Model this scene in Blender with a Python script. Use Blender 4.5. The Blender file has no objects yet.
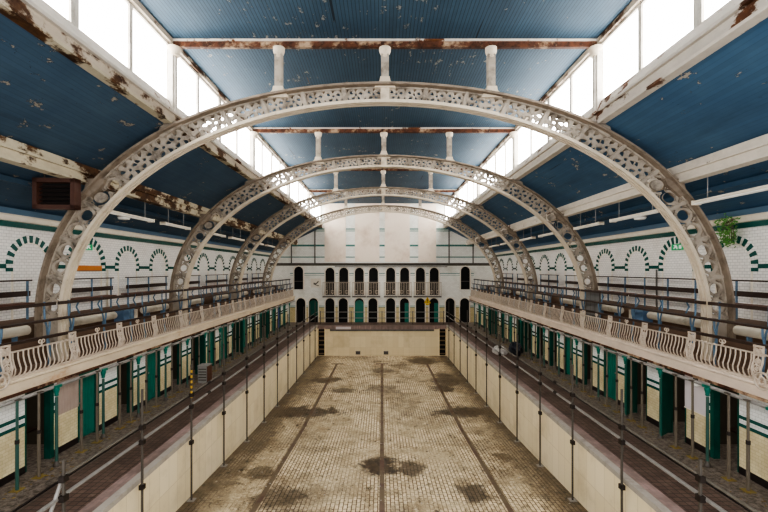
import bpy, bmesh, math, random
from math import sin, cos, pi, sqrt, radians
from mathutils import Vector, Matrix
from mathutils.geometry import tessellate_polygon
random.seed(7)
S = bpy.context.scene
C = S.collection
EYE = 4.6; F = 430.0; VX, VY = 382.0, 270.0
ORD = ('first second third fourth fifth sixth seventh eighth ninth tenth eleventh twelfth thirteenth fourteenth fifteenth '
       'sixteenth seventeenth eighteenth nineteenth twentieth').split()
SIDE = {-1: 'left', 1: 'right'}

# ------------------------------------------------------------------ materials
def lin(c):
    return tuple(((v / 255) / 12.92 if v / 255 <= .04045 else ((v / 255 + .055) / 1.055) ** 2.4) for v in c) + (1.0,)

class NT:
    def __init__(s, name):
        s.m = bpy.data.materials.new(name); s.m.use_nodes = True
        s.t = s.m.node_tree; s.n = s.t.nodes; s.n.clear()
        s.out = s.n.new('ShaderNodeOutputMaterial'); s.b = s.n.new('ShaderNodeBsdfPrincipled')
        s.t.links.new(s.b.outputs[0], s.out.inputs[0])
        s.tc = s.n.new('ShaderNodeTexCoord').outputs['Object']
    def link(s, a, b): s.t.links.new(a, b)
    def val(s, sock, v):
        if hasattr(v, 'is_output'): s.link(v, sock)
        else: sock.default_value = v
    def math(s, op, a, b=0.0, c=0.0):
        n = s.n.new('ShaderNodeMath'); n.operation = op
        s.val(n.inputs[0], a); s.val(n.inputs[1], b); s.val(n.inputs[2], c)
        return n.outputs[0]
    def mix(s, f, a, b):
        n = s.n.new('ShaderNodeMix'); n.data_type = 'RGBA'
        s.val(n.inputs[0], f); s.val(n.inputs[6], a); s.val(n.inputs[7], b)
        return n.outputs[2]
    def mul(s, f, a, b):
        n = s.n.new('ShaderNodeMix'); n.data_type = 'RGBA'; n.blend_type = 'MULTIPLY'
        s.val(n.inputs[0], f); s.val(n.inputs[6], a); s.val(n.inputs[7], b)
        return n.outputs[2]
    def mapv(s, sc=(1, 1, 1), loc=(0, 0, 0)):
        n = s.n.new('ShaderNodeMapping'); s.link(s.tc, n.inputs[0])
        n.inputs['Scale'].default_value = sc; n.inputs['Location'].default_value = loc
        return n.outputs[0]
    def noise(s, scale, detail=4, rough=.6, vec=None):
        n = s.n.new('ShaderNodeTexNoise'); s.link(vec if vec is not None else s.tc, n.inputs[0])
        n.inputs['Scale'].default_value = scale; n.inputs['Detail'].default_value = detail
        n.inputs['Roughness'].default_value = rough
        return n.outputs[0]
    def ramp(s, v, lo, hi):
        n = s.n.new('ShaderNodeMapRange'); s.link(v, n.inputs[0])
        n.inputs[1].default_value = lo; n.inputs[2].default_value = hi
        return n.outputs[0]
    def sep(s):
        n = s.n.new('ShaderNodeSeparateXYZ'); s.link(s.tc, n.inputs[0]); return n.outputs
    def comb(s, x, y, z=0.0):
        n = s.n.new('ShaderNodeCombineXYZ'); s.val(n.inputs[0], x); s.val(n.inputs[1], y); s.val(n.inputs[2], z)
        return n.outputs[0]
    def brick(s, axes, w, h, mortar, c1, c2, cm, off=.5):
        x = s.sep(); v = s.comb(x[axes[0]], x[axes[1]])
        n = s.n.new('ShaderNodeTexBrick'); s.link(v, n.inputs[0]); n.offset = off
        n.inputs['Color1'].default_value = c1; n.inputs['Color2'].default_value = c2; n.inputs['Mortar'].default_value = cm
        n.inputs['Scale'].default_value = 1; n.inputs['Mortar Size'].default_value = mortar
        n.inputs['Mortar Smooth'].default_value = .2
        n.inputs['Brick Width'].default_value = w; n.inputs['Row Height'].default_value = h
        return n.outputs[0], n.outputs[1]
    def bump(s, h, strength=.3, dist=.02):
        n = s.n.new('ShaderNodeBump'); s.link(h, n.inputs['Height'])
        n.inputs['Strength'].default_value = strength; n.inputs['Distance'].default_value = dist
        s.link(n.outputs[0], s.b.inputs['Normal'])
    def done(s, col, rough=.6, metal=0.0, spec=.4):
        s.val(s.b.inputs['Base Color'], col); s.val(s.b.inputs['Roughness'], rough)
        s.b.inputs['Metallic'].default_value = metal; s.b.inputs['Specular IOR Level'].default_value = spec
        return s.m

def plain(name, c, c2=None, scale=6, rough=.55, metal=0.0, spec=.4, dirt=None, amt=.5, lo=.5, hi=.7):
    t = NT(name)
    col = t.mix(t.noise(scale), lin(c), lin(c2 or tuple(int(v * .8) for v in c)))
    if dirt:
        col = t.mix(t.math('MULTIPLY', t.ramp(t.noise(scale * .7, 8, .7), lo, hi), amt), col, lin(dirt))
    t.bump(t.noise(scale * 5), .15, .01)
    return t.done(col, rough, metal, spec)

def boards(name, c, c2, axis, width, seam, flake_amt, flake_c, shift=0.0):
    t = NT(name); x = t.sep()
    fr = t.math('FRACT', t.math('MULTIPLY', x[axis], 1 / width))
    edge = t.math('LESS_THAN', fr, .14)
    idx = t.math('FLOOR', t.math('MULTIPLY', x[axis], 1 / width))
    wn = t.n.new('ShaderNodeTexWhiteNoise'); wn.noise_dimensions = '1D'; t.link(idx, wn.inputs['W'])
    col = t.mix(t.ramp(t.noise(.55, 6, .65), .3, .7), lin(c), lin(c2))
    col = t.mix(t.math('MULTIPLY', wn.outputs[0], .25), col, lin(tuple(int(v * .72) for v in c)))
    col = t.mix(t.math('MULTIPLY', edge, seam), col, lin(tuple(int(v * .35) for v in c)))
    # dull stains running along the boards
    st = t.noise(1.0, 6, .7, t.mapv((1.6, .25, 1.6) if axis == 0 else (.25, 1.6, 1.6)))
    col = t.mix(t.math('MULTIPLY', t.ramp(st, .55, .75), .45), col, lin(tuple(int(v * .55) for v in c)))
    # peeled paint, with a dark rim painted as the flakes' shadow
    big = t.ramp(t.noise(.7, 3, .5, t.mapv((1, 1, 1), (shift, 0, shift))), .44, .64)
    fine = t.noise(4.2, 8, .68, t.mapv((1.0, .6, 1.0), (shift, shift, 0)))
    h = t.math('MULTIPLY_ADD', big, .11, fine)
    fl = t.math('GREATER_THAN', h, .70)
    rim = t.math('GREATER_THAN', h, .682)
    # long dark splits where a board has opened
    sp = t.noise(1.0, 3, .5, t.mapv((5.5, .16, 5.5)))
    col = t.mix(t.math('MULTIPLY', t.math('GREATER_THAN', sp, .715), .8), col, lin((22, 24, 28)))
    sp2 = t.noise(1.0, 4, .6, t.mapv((4.5, .2, 4.5), (3, 9, 1)))
    col = t.mix(t.math('MULTIPLY', t.math('GREATER_THAN', sp2, .735), .7), col, lin((110, 84, 66)))
    col = t.mix(t.math('MULTIPLY', rim, .8 * flake_amt), col, lin((28, 26, 26)))
    col = t.mix(t.math('MULTIPLY', fl, flake_amt), col, lin(flake_c))
    t.bump(edge, -.4, .01)
    return t.done(col, .62, 0, .3)

def tiled(name, axes, w, h, c1, c2, cm, mortar=.006, dirt=(90, 75, 50), amt=.35, lo=.5, hi=.75, rough=.3, off=.5, sc=.8, spec=.4):
    t = NT(name)
    col, fac = t.brick(axes, w, h, mortar, lin(c1), lin(c2), lin(cm), off)
    col = t.mix(t.math('MULTIPLY', t.ramp(t.noise(sc, 8, .7), lo, hi), amt), col, lin(dirt))
    t.bump(fac, -.3, .004)
    return t.done(col, rough, 0, spec)

def rusty(name, c, rust=(96, 58, 34), lo=.5, hi=.56, sc=1.6, dark=(40, 26, 18), stretch=(1, 1, 1)):
    t = NT(name)
    v = t.mapv(stretch)
    n1 = t.noise(sc, 8, .68, v); n2 = t.noise(sc * 3, 6, .7, v)
    col = t.mix(n2, lin(c), lin(tuple(int(x * .78) for x in c)))
    r = t.mix(t.ramp(n2, .35, .65), lin(dark), lin(rust))
    col = t.mix(t.ramp(n1, lo, hi), col, r)
    t.bump(n1, .4, .02)
    return t.done(col, .7, 0, .25)

M = {}
M['blue_l'] = boards('blue_boarding_left', (72, 92, 108), (58, 78, 97), 0, .09, .16, .85, (150, 140, 126))  # left slope darker than right: its weaker light put into the colour
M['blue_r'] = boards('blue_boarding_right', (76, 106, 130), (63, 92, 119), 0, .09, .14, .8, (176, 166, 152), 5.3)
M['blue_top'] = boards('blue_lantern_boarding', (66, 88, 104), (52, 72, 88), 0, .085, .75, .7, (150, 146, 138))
M['blue_pale'] = plain('pale_blue_paint', (98, 124, 146), (80, 104, 126), 3)
M['cream_iron'] = plain('cream_iron', (176, 166, 152), (132, 120, 106), 3.5, .6, dirt=(66, 54, 42), amt=.85, lo=.48, hi=.7)
M['cream_flange'] = plain('cream_flange', (206, 194, 174), (176, 160, 140), 2.5, .55, dirt=(104, 86, 66), amt=.6, lo=.54, hi=.76)
M['grey_iron'] = plain('grey_cream_iron', (146, 132, 116), (108, 94, 80), 4, .65, dirt=(64, 52, 42), amt=.7, lo=.48, hi=.7)
M['sill'] = rusty('peeling_cream_beam', (205, 196, 184), (110, 70, 44), .565, .60, 1.2, (60, 42, 32), (1, .55, 1))
M['sill_rust'] = rusty('rusty_beam_edge', (196, 182, 164), (98, 72, 54), .50, .56, 1.5, (48, 32, 24), (1, .6, 1))
M['purlin_l'] = rusty('peeling_purlin_left', (196, 184, 160), (96, 66, 40), .48, .53, 1.5, (46, 32, 24), (1, .6, 1))
M['purlin_r'] = rusty('peeling_purlin_right', (212, 202, 188), (112, 80, 60), .60, .65, 1.5, (60, 44, 36), (1, .6, 1))
M['rust'] = rusty('rusted_tie_beam', (176, 150, 124), (98, 62, 44), .38, .5, 1.8, (52, 34, 26))
M['white_frame'] = plain('white_window_paint', (206, 200, 190), (170, 162, 150), 4, .6, dirt=(110, 92, 74), amt=.5)
M['wtile_side'] = tiled('white_wall_tile_side', (1, 2), .16, .083, (222, 218, 212), (214, 210, 204), (172, 168, 164), .006, (160, 146, 126), .4, .5, .8)
M['wtile_far'] = tiled('white_wall_tile_far', (0, 2), .22, .11, (228, 226, 218), (220, 217, 208), (192, 188, 180), .006, (150, 140, 118), .45, .5, .8)
M['ctile_far'] = tiled('cream_wall_tile_far', (0, 2), .22, .11, (206, 190, 146), (196, 178, 134), (150, 134, 104), .006, (130, 110, 70), .35)
M['plaster'] = plain('pale_pink_plaster', (232, 218, 202), (222, 204, 186), .8, .8, dirt=(178, 146, 118), amt=.6, lo=.5, hi=.75)
M['green_band'] = plain('dark_green_glaze', (24, 72, 66), (34, 90, 82), 6, .25)
M['green_far'] = plain('dull_green_glaze', (66, 112, 104), (84, 128, 118), 4, .3)
M['cornice'] = plain('grey_cornice', (118, 112, 104), (70, 64, 60), 3)
M['wtile_p'] = tiled('white_panel_tile', (1, 2), .15, .075, (220, 220, 216), (212, 212, 208), (176, 174, 170), .004, (110, 100, 84), .3)
M['ctile_p'] = tiled('cream_panel_tile', (1, 2), .15, .075, (222, 209, 174), (212, 198, 160), (184, 170, 136), .004, (132, 106, 62), .45, .45, .75)
M['green'] = plain('green_door_paint', (22, 116, 98), (18, 98, 84), 3, .4, dirt=(4, 64, 54), amt=.5)
M['green_dk'] = plain('dark_green_paint', (6, 84, 70), (4, 70, 58), 3, .4, dirt=(6, 44, 38), amt=.5)
M['bluedoor'] = plain('blue_door_paint', (36, 70, 150), (30, 60, 130), 3, .4)
M['bluedoor_pale'] = plain('faded_blue_paint', (92, 116, 142), (74, 96, 120), 4, .5)
M['skirt'] = plain('dark_skirting_tile', (46, 38, 36), (34, 28, 28), 6, .4)
M['dark'] = plain('black_shade_and_mark', (16, 15, 15), (24, 22, 20), 3, .8)  # near-black for shade painted in openings, and for the sign's mark
M['inner'] = plain('shade_dark_lining', (86, 78, 66), (70, 62, 52), 3, .8)  # darkened so the lining colour carries the shade inside the cubicles
M['ironwork'] = plain('white_rail_iron', (192, 178, 162), (160, 146, 130), 6, .55, dirt=(110, 82, 60), amt=.6, lo=.55, hi=.75)
M['fascia_l'] = rusty('gallery_fascia_rusty', (226, 208, 182), (186, 128, 80), .58, .72, .9, (140, 100, 70), (1, .5, 1))
M['fascia_r'] = rusty('gallery_fascia_cream', (226, 208, 190), (160, 124, 98), .62, .76, 1.0, (110, 84, 66), (1, .5, 1))
M['wood_dk'] = plain('dark_stained_timber', (66, 48, 38), (42, 30, 26), 4, .5)
M['wood_rd'] = plain('red_brown_timber', (104, 70, 52), (72, 48, 38), 4, .5)
M['wood_md'] = plain('worn_brown_timber', (112, 90, 72), (82, 64, 52), 3, .7)
M['blue_iron'] = plain('blue_painted_iron', (104, 130, 148), (70, 92, 112), 5, .5, dirt=(50, 54, 60), amt=.7)
M['pipe'] = plain('pale_lagged_pipe', (206, 198, 182), (170, 160, 144), 3, .6, dirt=(110, 96, 78), amt=.5)
M['pool_side'] = tiled('cream_pool_wall_tile', (1, 2), .45, .9, (224, 210, 180), (216, 201, 168), (196, 180, 148), .008, (140, 118, 80), .5, .5, .8, .35, 0, .9)
M['pool_end'] = tiled('cream_pool_end_tile', (0, 2), .45, .9, (222, 206, 172), (214, 197, 162), (202, 186, 152), .006, (150, 128, 92), .35, .5, .8, .35, 0)
M['coping'] = plain('grey_coping', (176, 168, 158), (146, 138, 128), 3, .5, dirt=(96, 82, 70), amt=.5)
M['red_strip'] = tiled('dull_red_edging_tile', (1, 0), .2, .1, (166, 140, 134), (146, 124, 118), (140, 126, 120), .008, (100, 86, 78), .75, .36, .6, .5)
M['lane'] = plain('brown_lane_tile', (112, 88, 76), (90, 70, 60), 2, .6, dirt=(112, 98, 78), amt=.9, lo=.42, hi=.56)
M['steel'] = plain('galvanised_tube', (156, 152, 146), (116, 112, 108), 5, .45, .2, .5)
M['steel_mid'] = plain('dull_tube', (122, 116, 106), (88, 82, 74), 5, .5, .2, .5)
M['steel_dk'] = plain('weathered_tube', (94, 87, 78), (66, 60, 54), 5, .5, .2)
M['clamp'] = plain('rusty_clamp', (60, 50, 44), (40, 34, 30), 8, .6, .3)
M['prop_br'] = plain('brown_prop_tube', (118, 108, 94), (88, 78, 66), 4, .5, .1)
M['prop_gr'] = plain('green_grey_prop_tube', (60, 96, 84), (48, 76, 68), 4, .5, .1)
M['yellow'] = plain('yellow_plate', (138, 120, 66), (104, 88, 48), 6, .6)
M['hazard'] = None
M['white'] = plain('white_casing', (224, 216, 202), (204, 192, 174), 5, .45)
M['tube'] = plain('unlit_glass_tube', (232, 230, 224), (220, 216, 208), 5, .2)
M['brown_vent'] = plain('brown_vent_timber', (92, 62, 50), (64, 42, 36), 4, .5)
M['leaf'] = plain('green_leaf', (58, 112, 42), (98, 146, 66), 12, .6)
M['exit_green'] = plain('exit_sign_green', (40, 170, 110), (36, 158, 100), 4, .4)
M['exit_white'] = plain('exit_sign_white', (228, 234, 228), (220, 226, 222), 4, .4)
M['orange'] = plain('orange_board', (196, 126, 66), (170, 104, 54), 3, .6)
M['paper'] = plain('pale_paper', (206, 198, 198), (190, 180, 180), 2, .7)
M['sheet'] = plain('pinkish_cloth', (176, 160, 148), (150, 130, 120), 2, .8)
M['grey_mesh'] = plain('grey_mesh_panel', (118, 116, 112), (90, 88, 86), 30, .7)
M['sack'] = plain('black_plastic', (34, 38, 44), (24, 26, 32), 6, .35)
M['sheeting'] = plain('white_plastic_sheeting', (196, 192, 186), (160, 154, 148), 8, .5)
M['crate'] = plain('pale_grey_crate', (150, 148, 142), (118, 114, 108), 6, .6)
M['sign_yellow'] = plain('warning_yellow', (214, 180, 40), (200, 164, 30), 4, .5)
M['chip'] = plain('dry_litter', (150, 126, 70), (96, 76, 44), 20, .8)
M['rung'] = plain('dark_recess_step', (120, 100, 72), (90, 72, 52), 4, .6)

def haz():
    t = NT('yellow_black_tape'); x = t.sep()
    f = t.math('LESS_THAN', t.math('FRACT', t.math('MULTIPLY', x[2], 7.0)), .5)
    return t.done(t.mix(f, lin((170, 136, 50)), lin((50, 44, 36))), .5)
M['hazard'] = haz()

def glass():
    t = NT('glowing_frosted_glass')
    e = t.n.new('ShaderNodeEmission'); e.inputs[0].default_value = (1, .985, .955, 1); e.inputs[1].default_value = 3.9  # panes emit light themselves in place of daylight coming through
    g = t.n.new('ShaderNodeBsdfTranslucent')
    a = t.n.new('ShaderNodeAddShader'); t.link(e.outputs[0], a.inputs[0]); t.link(g.outputs[0], a.inputs[1])
    t.link(a.outputs[0], t.out.inputs[0])
    return t.m
M['glass'] = glass()

def pool_floor_mat():
    t = NT('pool_floor_tile')
    col, fac = t.brick((1, 0), .24, .115, .014, lin((226, 208, 176)), lin((206, 186, 152)), lin((84, 64, 44)), .5)
    big = t.noise(.32, 8, .72); med = t.noise(1.1, 8, .7)
    # silt hides the joints in places
    col = t.mix(t.ramp(t.noise(.55, 6, .6, t.mapv((1, .7, 1), (7, 3, 0))), .46, .62), col, t.mix(t.noise(2.5, 8, .75), lin((212, 196, 164)), lin((150, 128, 98))))
    col = t.mix(t.math('MULTIPLY', t.ramp(med, .45, .66), .6), col, lin((124, 103, 76)))
    col = t.mix(t.math('MULTIPLY', t.ramp(big, .49, .64), .6), col, lin((84, 70, 54)))
    fine = t.noise(5, 7, .8, t.mapv((1, .6, 1)))
    col = t.mix(t.math('MULTIPLY', t.ramp(fine, .56, .64), .85), col, lin((58, 42, 27)))
    col = t.mix(t.math('MULTIPLY', t.ramp(fine, .42, .30), .7), col, lin((240, 224, 190)))
    g2 = t.noise(16, 4, .7)
    col = t.mix(t.math('MULTIPLY', t.ramp(g2, .55, .68), .55), col, lin((70, 56, 40)))
    col = t.mix(t.math('MULTIPLY', t.ramp(g2, .43, .34), .5), col, lin((240, 228, 200)))
    # settled wet silt in hollows
    x = t.sep()
    wob = t.noise(1.9, 8, .78)
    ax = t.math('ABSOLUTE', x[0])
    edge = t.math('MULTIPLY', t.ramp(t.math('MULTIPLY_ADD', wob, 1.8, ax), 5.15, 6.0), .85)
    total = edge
    for (cx, cy, rx, ry, k) in ((-.05, 14.2, .75, .95, .95), (.9, 14.0, .5, .8, .8), (3.9, 20.6, 1.6, 1.0, .85), (-4.2, 20.5, 2.6, 1.0, .85), (4.3, 15, .5, .5, .7),
                                (-3.9, 13.6, .5, .6, .7), (4.2, 27, 1.2, 2.6, .8), (-4.6, 29, .8, 6, .6), (-4.9, 16, .7, 5, .7), (4.9, 14, .6, 5, .6), (-3.6, 27, 1.3, .8, .8), (3.6, 25.0, .9, .9, .85),
                                (0.0, 29.8, .9, .9, .7), (3.1, 33.5, 1.4, 1.8, .9), (-2.2, 24.5, .9, .5, .7), (2.6, 12.2, .5, .8, .8), (-2.9, 11.9, .8, .7, .7), (.2, 24.8, 1.2, 1.2, .5)):
        dx = t.math('MULTIPLY', t.math('SUBTRACT', x[0], cx), 1 / rx); dy = t.math('MULTIPLY', t.math('SUBTRACT', x[1], cy), 1 / ry)
        r = t.math('SQRT', t.math('ADD', t.math('MULTIPLY', dx, dx), t.math('MULTIPLY', dy, dy)))
        r = t.math('MULTIPLY_ADD', wob, 2.6, r)
        f = t.math('MULTIPLY', t.ramp(r, 2.35, 1.95), k)
        total = f if total is None else t.math('MAXIMUM', total, f)
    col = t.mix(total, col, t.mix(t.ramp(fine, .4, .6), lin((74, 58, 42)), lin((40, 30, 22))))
    t.bump(fac, -.5, .01)
    rough = t.math('MULTIPLY_ADD', total, -.35, .7)
    return t.done(col, rough, 0, .35)
M['pool_floor'] = pool_floor_mat()

def deck_mat():
    t = NT('worn_brown_deck_tile')
    col, fac = t.brick((1, 0), .15, .15, .010, lin((112, 92, 82)), lin((94, 76, 68)), lin((56, 46, 42)), 0)
    n = t.noise(.9, 8, .72); f = t.noise(6, 6, .75)
    col = t.mix(t.math('MULTIPLY', t.ramp(n, .42, .68), .7), col, lin((52, 42, 36)))
    x = t.sep(); ax = t.math('ABSOLUTE', x[0])
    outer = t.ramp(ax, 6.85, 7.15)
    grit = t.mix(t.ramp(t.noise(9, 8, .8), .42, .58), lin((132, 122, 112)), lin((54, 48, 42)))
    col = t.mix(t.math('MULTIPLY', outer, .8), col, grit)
    col = t.mix(t.math('MULTIPLY', t.ramp(f, .57, .68), .6), col, lin((140, 126, 110)))
    t.bump(f, .3, .01)
    return t.done(col, .5, 0, .4)
M['deck'] = deck_mat()

# ------------------------------------------------------------------ mesh helpers
class MB:
    def __init__(s): s.v = []; s.f = []; s.mi = []
    def add(s, vs, fs, mi=0):
        o = len(s.v); s.v += [tuple(p) for p in vs]
        for f in fs: s.f.append(tuple(i + o for i in f)); s.mi.append(mi)
        return s
    def box(s, x0, x1, y0, y1, z0, z1, mi=0):
        x0, x1 = min(x0, x1), max(x0, x1)
        vs = [(x0, y0, z0), (x1, y0, z0), (x1, y1, z0), (x0, y1, z0), (x0, y0, z1), (x1, y0, z1), (x1, y1, z1), (x0, y1, z1)]
        return s.add(vs, [(3, 2, 1, 0), (4, 5, 6, 7), (0, 1, 5, 4), (1, 2, 6, 5), (2, 3, 7, 6), (3, 0, 4, 7)], mi)
    def prism(s, poly, axis, a, b, mi=0):
        """poly: 2-D points extruded along axis (0,1,2) from a to b"""
        n = len(poly); vs = []
        for q in (a, b):
            for p in poly:
                vs.append((q, p[0], p[1]) if axis == 0 else (p[0], q, p[1]) if axis == 1 else (p[0], p[1], q))
        fs = [tuple(range(n))[::-1], tuple(range(n, 2 * n))] + [(i, (i + 1) % n, n + (i + 1) % n, n + i) for i in range(n)]
        return s.add(vs, fs, mi)
    def tube(s, pts, r, seg=8, mi=0, cap=True):
        pts = [Vector(p) for p in pts]; rings = []; vs = []; fs = []
        up0 = None
        for i, p in enumerate(pts):
            d = (pts[min(i + 1, len(pts) - 1)] - pts[max(i - 1, 0)]).normalized()
            if up0 is None:
                up0 = d.orthogonal().normalized()
            u = (up0 - d * up0.dot(d))
            if u.length < 1e-5: u = d.orthogonal()
            u.normalize(); up0 = u; w = d.cross(u)
            rr = r[i] if isinstance(r, (list, tuple)) else r
            for k in range(seg):
                a = 2 * pi * k / seg
                vs.append(p + (u * cos(a) + w * sin(a)) * rr)
        for i in range(len(pts) - 1):
            for k in range(seg):
                k2 = (k + 1) % seg
                fs.append((i * seg + k, i * seg + k2, (i + 1) * seg + k2, (i + 1) * seg + k))
        if cap:
            fs.append(tuple(range(seg))[::-1]); fs.append(tuple((len(pts) - 1) * seg + k for k in range(seg)))
        return s.add(vs, fs, mi)
    def lathe(s, prof, seg=12, c=(0, 0, 0), mi=0):
        vs = []; fs = []
        for (r, z) in prof:
            for k in range(seg):
                a = 2 * pi * k / seg; vs.append((c[0] + r * cos(a), c[1] + r * sin(a), c[2] + z))
        for i in range(len(prof) - 1):
            for k in range(seg):
                k2 = (k + 1) % seg
                fs.append((i * seg + k, i * seg + k2, (i + 1) * seg + k2, (i + 1) * seg + k))
        fs.append(tuple(range(seg))[::-1]); fs.append(tuple((len(prof) - 1) * seg + k for k in range(seg)))
        return s.add(vs, fs, mi)
    def ring(s, c, R, r, axis, seg=14, t=6, a0=0.0, a1=2 * pi):
        pts = []
        for k in range(seg + 1):
            a = a0 + (a1 - a0) * k / seg; u, w = R * cos(a), R * sin(a)
            pts.append((c[0], c[1] + u, c[2] + w) if axis == 0 else (c[0] + u, c[1], c[2] + w))
        return s.tube(pts, r, t)
    def strip(s, A, B, w0, w1, mi=0):
        """solid ribbon: A and B lists of (x,z), extruded in y from w0 to w1"""
        n = len(A); vs = []; fs = []
        for (p, q) in zip(A, B):
            vs += [(p[0], w0, p[1]), (q[0], w0, q[1]), (q[0], w1, q[1]), (p[0], w1, p[1])]
        for i in range(n - 1):
            a = 4 * i; b = a + 4
            for k in range(4):
                k2 = (k + 1) % 4; fs.append((a + k, a + k2, b + k2, b + k))
        fs += [(3, 2, 1, 0), (4 * n - 4, 4 * n - 3, 4 * n - 2, 4 * n - 1)]
        return s.add(vs, fs, mi)
    def mesh(s, name, mats, smooth=False):
        me = bpy.data.meshes.new(name); me.from_pydata(s.v, [], s.f); 
        for m in (mats if isinstance(mats, (list, tuple)) else [mats]): me.materials.append(m)
        me.polygons.foreach_set('material_index', s.mi)
        if smooth: me.polygons.foreach_set('use_smooth', [True] * len(me.polygons))
        bm = bmesh.new(); bm.from_mesh(me); bmesh.ops.recalc_face_normals(bm, faces=bm.faces); bm.to_mesh(me); bm.free()
        me.update(); return me
    def build(s, name, mats, parent=None, smooth=False, loc=None):
        o = bpy.data.objects.new(name, s.mesh(name, mats, smooth)); C.objects.link(o)
        if parent: o.parent = parent
        if loc: o.location = loc
        if smooth:
            md = o.modifiers.new('split', 'EDGE_SPLIT'); md.split_angle = radians(40)
        return o

def tag(o, label=None, cat=None, group=None, kind=None):
    if label: o['label'] = label
    if cat: o['category'] = cat
    if group: o['group'] = group
    if kind: o['kind'] = kind
    return o
def thing(name, label, cat, loc=(0, 0, 0), group=None, rz=0.0):
    o = bpy.data.objects.new(name, None); C.objects.link(o); o.location = loc; o.rotation_euler.z = rz
    o.empty_display_size = .1
    return tag(o, label, cat, group)
def struct(name, mb, mats, smooth=False):
    return tag(mb.build(name, mats, None, smooth), kind='structure')
KIDS = {}
def kids(o): return [c for c in C.objects if c.parent == o]
def dup(root, loc, label, group=None, rz=None):
    r = root.copy(); C.objects.link(r); r.location = loc
    if rz is not None: r.rotation_euler.z = rz
    r['label'] = label
    if group: r['group'] = group
    if root not in KIDS: KIDS[root] = [(c, kids(c)) for c in kids(root)]
    for c, gs in KIDS[root]:
        cc = c.copy(); C.objects.link(cc); cc.parent = r
        for g in gs:
            gg = g.copy(); C.objects.link(gg); gg.parent = cc
    return r

# ------------------------------------------------------------------ main dimensions
Y0, YF = 3.0, 37.9          # open near end, far wall
XW = 9.85                   # side walls
XP, YPE = 5.35, 35.6        # pool half width, far pool edge
A1, BAY = 10.95, 6.78       # first arch and bay length
XC = 8.1                    # cubicle fronts
XG = 7.75                   # gallery front
ZG = 2.3                    # gallery floor
def zfloor(y):
    P = [(3, -1.3), (11.2, -1.67), (18.2, -2.13), (35.6, -2.5)]
    for (a, b), (c, d) in zip(P, P[1:]):
        if y <= c: return b + (d - b) * (y - a) / (c - a)
    return P[-1][1]
tn = [0]
def trim(mb, mats, smooth=False):
    tn[0] += 1
    return struct('trim_%d' % tn[0], mb, mats, smooth)

# ------------------------------------------------------------------ pool basin and deck
ys = [3, 5, 7, 9, 11.2, 13, 15, 18.2, 24, 30, YPE]
mb = MB()
for a, b in zip(ys, ys[1:]):
    mb.add([(-XP, a, zfloor(a)), (XP, a, zfloor(a)), (XP, b, zfloor(b)), (-XP, b, zfloor(b))], [(0, 1, 2, 3)])
struct('floor_pool', mb, M['pool_floor'])
for s in (-1, 1):
    mb = MB()
    for a, b in zip(ys, ys[1:]):
        x0, x1 = s * XP, s * (XP + .12)
        mb.add([(x0, a, zfloor(a) - .2), (x0, b, zfloor(b) - .2), (x0, b, -.05), (x0, a, -.05), (x1, a, zfloor(a) - .2), (x1, b, zfloor(b) - .2), (x1, b, -.05), (x1, a, -.05)],
               [(0, 1, 2, 3), (7, 6, 5, 4)])
    struct('wall_pool_' + SIDE[s], mb, M['pool_side'])
    trim(MB().prism([(s * (XP - .03), -.09), (s * (XP + .13), -.09), (s * (XP + .13), .03), (s * (XP - .03), .02)], 1, Y0, YPE + .2), M['coping'])
    trim(MB().box(s * (XP + .13), s * (XP + .42), Y0, YPE + .2, -.08, .012), M['red_strip'])
    struct('floor_deck_' + SIDE[s], MB().box(s * (XP + .12), s * XW, Y0, YF, -.3, 0), M['deck'])
    # kerb beside the gutter in front of the cubicles
    trim(MB().box(s * 6.98, s * 7.04, Y0, 36.0, -.02, .02), M['skirt'])
struct('wall_pool_end', MB().box(-XP, XP, YPE, YPE + .12, -2.7, -.3), M['pool_end'])
trim(MB().box(-XP, XP, YPE - .05, YPE + .12, -.3, .0), M['red_strip'])
trim(MB().box(-4.3, 4.3, YPE - .12, YPE, -.45, -.3), M['cornice'])
struct('floor_deck_end', MB().box(-XP - .12, XP + .12, YPE + .12, YF, -.3, 0), M['deck'])
for x in (-3.35, 0, 3.35):
    mb = MB(); w = .075
    yy = [3, 7, 11.2, 18.2, 25, 32]
    for a, b in zip(yy, yy[1:]):
        mb.add([(x - w, a, zfloor(a) + .006), (x + w, a, zfloor(a) + .006), (x + w, b, zfloor(b) + .006), (x - w, b, zfloor(b) + .006)], [(0, 1, 2, 3)])
    mb.add([(x - .45, 32, zfloor(32) + .006), (x + .45, 32, zfloor(32) + .006), (x + .45, 32.35, zfloor(32.35) + .006), (x - .45, 32.35, zfloor(32.35) + .006)], [(0, 1, 2, 3)])
    trim(mb, M['lane'])
# recessed steps and drain grilles in the pool end
for s in (-1, 1):
    t = thing('pool_ladder_recess', 'dark recess of foot steps at the %s corner of the pool end wall' % SIDE[s], 'pool steps', (s * 5.0, YPE - .03, -2.5))
    MB().box(-.25, .25, -.02, .02, .05, 2.2).build('recess', M['dark'], t)  # flat dark sheet painted in place of the recess's shade
    for k in range(6):
        MB().box(-.25, .25, -.09, .0, .15 + k * .36, .24 + k * .36).build('step', M['rung'], t)
    for q in (-1, 1):
        MB().box(q * .25, q * .31, -.1, .02, .0, 2.25).build('side_cheek', M['pool_end'], t)
for px, w in ((358, 'first'), (386, 'second')):
    x = (px - VX) * YPE / F
    t = thing('drain_grille', 'small square metal outlet grille low on the pool end wall, %s from the left' % w, 'grille', (x, YPE - .02, -2.4), 'outlet grilles')
    MB().box(-.2, .2, -.02, .01, .0, .3).build('frame', M['steel'], t)
    g = MB()
    for k in range(5): g.box(-.15 + k * .065, -.11 + k * .065, -.03, -.02, .04, .26)
    g.build('grating', M['clamp'], t)

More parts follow.
